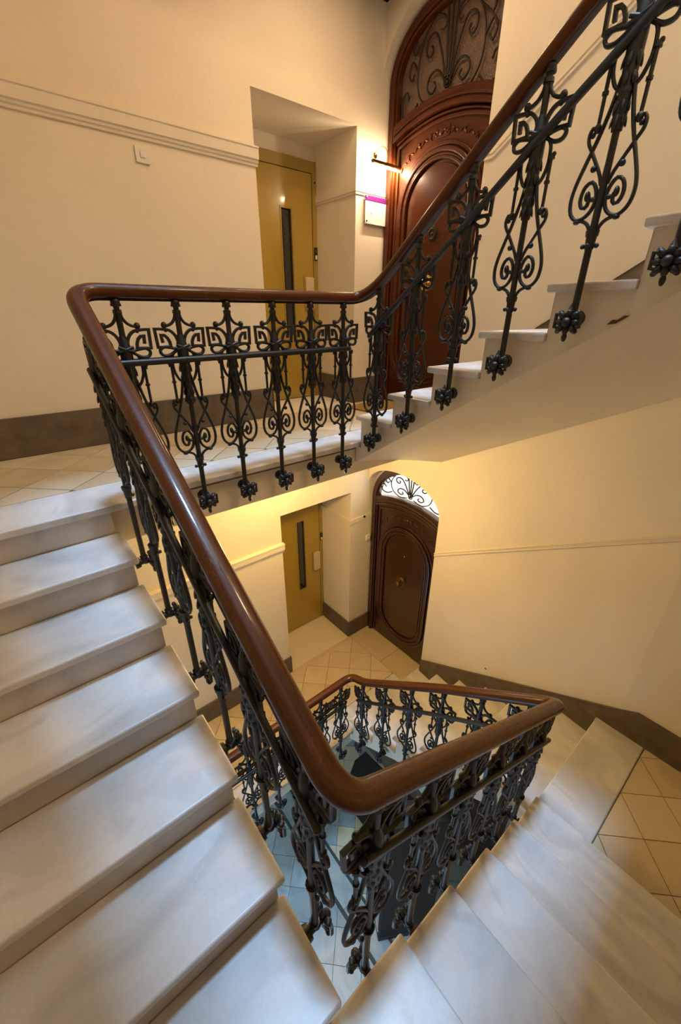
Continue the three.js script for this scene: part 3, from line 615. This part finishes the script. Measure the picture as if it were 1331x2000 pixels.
  obj('knob', new THREE.LatheGeometry(kl.map(p => V2(p[0], p[1])), 18).rotateX(Math.PI / 2).translate(-.02, ky, .034), opt.brass, knob);
  return t;
}
archedDoor(0, DOORS[0], { name: 'door_1', label: 'tall arched red-brown carved wooden door with dark glazed fanlight on the upper landing', mat: M.door, panel: M.doorPanel, glass: M.glassUp, grille: M.bronze, brass: M.brass, roundel: true, drop: 0, pa: .325, ps: 1.60, pb: .31 });
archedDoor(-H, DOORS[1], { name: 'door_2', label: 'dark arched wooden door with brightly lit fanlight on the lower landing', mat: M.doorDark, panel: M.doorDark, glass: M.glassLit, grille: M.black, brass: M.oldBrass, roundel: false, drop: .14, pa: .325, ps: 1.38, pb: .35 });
{
  const fl = new THREE.RectAreaLight(rgb(LIGHT.fan[0], LIGHT.fan[1], LIGHT.fan[2]), LIGHT.fan[3], .8, .25);
  fl.position.set(DOOR_X - .06, -H + 2.30, DZC); fl.rotation.y = Math.PI / 2; scene.add(fl);
}

// ------------------------------------------------------------------ lift doors
function liftDoor(y, label) {
  const t = thing('lift_door', label, 'lift door', [RX0, y, ZE]);
  const W = RX1 - RX0;
  obj('frame', [box(.0, .115, 0, 2.05, 0, .028), box(.905, W, 0, 2.05, 0, .028), box(.115, .905, 1.965, 2.05, 0, .028)], M.liftFrame, t);
  const sh = poly([[.12, .008], [.90, .008], [.90, 1.96], [.12, 1.96]]);
  sh.holes.push(new THREE.Path([V2(.552, .625), V2(.668, .625), V2(.668, 1.675), V2(.552, 1.675)]));
  const leaf = obj('leaf', extrude(sh, .026, .003).translate(0, 0, .001), M.lift, t);
  obj('window_bead', ringGeo([[.543, .615], [.677, .615], [.677, 1.685], [.543, 1.685]], [[.557, .63], [.663, .63], [.663, 1.67], [.557, 1.67]], .018, .004, .016), M.liftFrame, leaf);
  obj('window_pane', box(.55, .67, .62, 1.68, .001, .006), M.liftGlass, leaf);
  const hp = obj('handle', rbox(.785, .885, .87, 1.145, .022, .062, .008), M.handle, leaf);
  obj('handle_edge', rbox(.776, .79, .865, 1.15, .022, .045, .004), M.brass, hp);
  const cp = obj('call_panel', rbox(.913, .95, 1.29, 1.40, .026, .036, .003), M.black, t);
  obj('call_button', rbox(.921, .944, 1.30, 1.335, .034, .040, .004), M.white, cp);
  obj('call_light', rbox(.925, .94, 1.36, 1.38, .034, .038, .002), M.oldBrass, cp);
  obj('lock_bolt', new THREE.CylinderGeometry(.008, .008, .006, 10).rotateX(Math.PI / 2).translate(.935, 1.90, .03), M.black, t);
  return t;
}
liftDoor(0, 'mustard yellow metal lift door with narrow window on the upper landing');
liftDoor(-H, 'olive yellow metal lift door with narrow window on the lower landing');

// ------------------------------------------------------------------ fittings
{
  const sw = thing('light_switch', 'small cream square light switch on the left wall under the picture rail', 'light switch', [1.317, 1.632, ZW]);
  obj('plate', rbox(-.041, .041, 0, .08, 0, .012, .004), M.white, sw); obj('rocker', rbox(-.014, .016, .026, .056, .010, .018, .003), M.paper, sw);
}
{
  const t = thing('picture_lamp', 'slim bronze picture lamp glowing on the jamb left of the upper door', 'wall lamp', [3.25, 1.915, DZ0]);
  const tubeG = new THREE.CylinderGeometry(.014, .014, .325, 14, 1, false, Math.PI * .0, Math.PI * 2).rotateZ(Math.PI / 2);
  obj('shade', [tubeG.translate(0, .012, .15), ball(-.163, .012, .15, .013), ball(.163, .012, .15, .013)], M.oldBrass, t);
  const c = new THREE.CatmullRomCurve3([V3(-.0, .10, 0), V3(0, .135, .03), V3(0, .145, .08), V3(0, .12, .13), V3(0, .07, .15), V3(0, .02, .15)]);
  obj('arm', [new THREE.TubeGeometry(c, 24, .0035, 7), cyl(0, .018, .04, .15, .009, .006, 8), new THREE.CylinderGeometry(.02, .02, .008, 16).rotateX(Math.PI / 2).translate(0, .10, .004)], M.brass, t);
  obj('glow_tube', rbox(-.152, .152, -.014, -.002, .140, .156, .003), P({ color: rgb(1, .9, .75), emissive: rgb(1, .80, .5), emissiveIntensity: 12 }), t);
  for (const u of [-.105, -.035, .035, .105]) { const L1 = new THREE.PointLight(rgb(LIGHT.picture[0], LIGHT.picture[1], LIGHT.picture[2]), LIGHT.picture[3], 0, 2); L1.position.set(3.25 + u, 1.915 - .008, DZ0 + .148); L1.shadow.radius = .4; L1.castShadow = true; scene.add(L1); }
}
{
  const t = thing('notice_panel', 'clear acrylic notice sheet with purple header fixed below the picture lamp', 'notice', [3.275, 1.535, DZ0]);
  const cv = document.createElement('canvas'); cv.width = 512; cv.height = 360; const x = cv.getContext('2d');
  x.fillStyle = '#efe9e2'; x.fillRect(0, 0, 512, 360); x.strokeStyle = '#262023'; x.lineWidth = 9; x.beginPath(); x.moveTo(150, 172); x.lineTo(110, 215); x.stroke();
  x.strokeStyle = '#c3b8bd'; x.lineWidth = 3; for (let i = 0; i < 6; i++) { x.beginPath(); x.moveTo(250, 190 + i * 22); x.lineTo(250 + [150, 120, 170, 90, 140, 60][i], 190 + i * 22); x.stroke(); }
  x.fillStyle = '#e7b23a'; x.beginPath(); x.ellipse(200, 62, 9, 30, 0, 0, 7); x.fill(); x.fillStyle = '#57b6dd'; x.beginPath(); x.ellipse(200, 14, 10, 12, 0, 0, 7); x.fill();
  const ct = new THREE.CanvasTexture(cv); ct.colorSpace = THREE.SRGBColorSpace;
  const g = new THREE.BoxGeometry(.285, .163, .003).translate(0, .0815, .026);
  const sh = new THREE.Mesh(g, S({ map: ct, roughness: .35 })); sh.name = 'sheet'; sh.castShadow = sh.receiveShadow = true; t.add(sh);
  obj('header', rbox(-.143, .143, .164, .200, .020, .030, .002), M.purple, t);
  for (const [a, b] of [[-.128, .188], [.128, .188], [-.125, .018], [.125, .018]]) obj('stand_off', [new THREE.CylinderGeometry(.006, .006, .034, 10).rotateX(Math.PI / 2).translate(a, b, .017)], b > .1 ? M.paper : M.black, t);
}
{
  const t = thing('doormat', 'brown coir doormat in front of the upper arched door', 'doormat', [3.12, 0, -.52], .06);
  obj('coir', rbox(-.26, .26, .001, .018, -.44, .44, .006), M.mat, t, [0, 0]);
}
{
  const t = thing('doorbell', 'small cream doorbell box on the jamb left of the lower door', 'doorbell', [3.335, -H + 1.43, DZ0]);
  obj('case', rbox(-.032, .032, 0, .075, 0, .024, .005), M.white, t); obj('button', new THREE.CylinderGeometry(.010, .010, .008, 14).rotateX(Math.PI / 2).translate(0, .04, .026), M.paper, t);
  const s = thing('sensor', 'small round dark stud on the wall rail left of the lower door', 'sensor', [3.255, -H + 1.79, DZ0 + .014]);
  obj('body', new THREE.CylinderGeometry(.013, .015, .012, 16).rotateX(Math.PI / 2).translate(0, 0, .006), M.black, s);
}
// ceiling globes over both landings: glowing glass with the light inside
function ceilingLamp(x, y, z, col, label, rad = 4) {
  const t = thing('ceiling_lamp', label, 'ceiling lamp', [x, y, z]);
  obj('base', cyl(0, -.025, 0, 0, .06, .07, 20), M.white, t);
  obj('globe', ball(0, -.03, 0, .10, 1, .6, 1, 20, 14), P({ color: rgb(1, .95, .85), emissive: rgb(col[0], col[1], col[2]), emissiveIntensity: 4, roughness: .3 }), t);
  const p = new THREE.PointLight(rgb(col[0], col[1], col[2]), col[3], 0, 2); p.position.set(x, y - .13, z); p.shadow.radius = rad; p.castShadow = true; scene.add(p);
}
{
  const t = thing('ceiling_panel', 'square flush ceiling lamp above the upper landing, out of view', 'ceiling lamp', [2.5, H - .25, -.31]);
  obj('tray', rbox(-.25, .25, -.03, 0, -.25, .25, .006), M.white, t);
  obj('diffuser', rbox(-.23, .23, -.036, -.028, -.23, .23, .003), P({ color: rgb(1, .95, .85), emissive: rgb(1, .70, .41), emissiveIntensity: 4, roughness: .5 }), t);
  const a = new THREE.RectAreaLight(rgb(...LIGHT.lampUp.slice(0, 3)), LIGHT.lampUp[3], .45, .45); a.position.set(2.5, H - .29, -.31); a.rotation.x = -Math.PI / 2; scene.add(a);
}
ceilingLamp(2.5, H + 7 * HD - .2, 2.2, LIGHT.lampStair, 'round glass ceiling lamp under the quarter landing one storey up, out of view', 9);
ceilingLamp(1.95, -.25, -.28, LIGHT.lampLow, 'round glass ceiling lamp under the upper landing, hidden by its edge');

// ------------------------------------------------------------------ ground floor hall
{
  const t = thing('cabinet', 'tall dark wooden cabinet on the ground floor, seen down the well', 'cabinet', [2.0, GROUND, 1.03], -.55);
  obj('carcass', rbox(-.27, .27, .06, 2.1, -.10, .10, .008), M.walnut, t);
  obj('plinth', rbox(-.28, .28, 0, .06, -.11, .11, .006), M.black, t);
  const d = obj('door', rbox(-.278, -.268, .10, 2.06, -.085, .085, .003), M.black, t);
  obj('pane', rbox(-.283, -.276, .16, .60, -.07, .07, .002), M.liftGlass, d);
  obj('rail_trim', [rbox(-.286, -.276, .60, .63, -.08, .08, .002), rbox(-.286, -.276, .13, .16, -.08, .08, .002)], M.handle, d);
  const k = thing('dark_mat', 'large dark mat on the ground floor far below the lower landing', 'mat', [0, GROUND, 0]);
  obj('pile', stone([[2.97, -.59], [2.76, -.59], [2.3, -.33], [2.3, .55], [3.05, .55]], .014, .013, .003), M.darkMat, k);
  const e = structGroup('window_2', [XL + .002, GROUND, .6], Math.PI / 2);
  obj('entrance_pane', box(-.8, .8, .1, 2.1, 0, .006), P({ color: rgb(.7, .78, .85), roughness: .3, emissive: rgb(.45, .72, 1), emissiveIntensity: 2.5 }), e);
  obj('entrance_frame', [rbox(-.86, -.8, 0, 2.16, 0, .04, .005), rbox(.8, .86, 0, 2.16, 0, .04, .005), rbox(-.8, .8, 2.1, 2.16, 0, .04, .005), rbox(-.8, .8, 0, .1, 0, .04, .005), rbox(-.025, .025, .1, 2.1, 0, .03, .005)], M.doorDark, e);
  const eL = new THREE.RectAreaLight(rgb(.30, .62, 1), 3.6, 1.55, 1.9); eL.position.set(XL + .05, GROUND + 1.1, .6); eL.rotation.y = -Math.PI / 2; scene.add(eL);
  const w = structGroup('door_3', [XR - .01, GROUND, .95], -Math.PI / 2);
  obj('leaf', rbox(-.42, .42, .01, 2.0, -.02, .012, .004), M.doorDark, w);
  obj('frame', [rbox(-.48, -.42, 0, 2.06, -.02, .03, .006), rbox(.42, .48, 0, 2.06, -.02, .03, .006), rbox(-.48, .48, 2.0, 2.06, -.02, .03, .006)], M.doorDark, w);
}
scene.traverse(o => { if (o.isMesh) { o.castShadow = true; o.receiveShadow = true; } });
renderer.render(scene, camera);
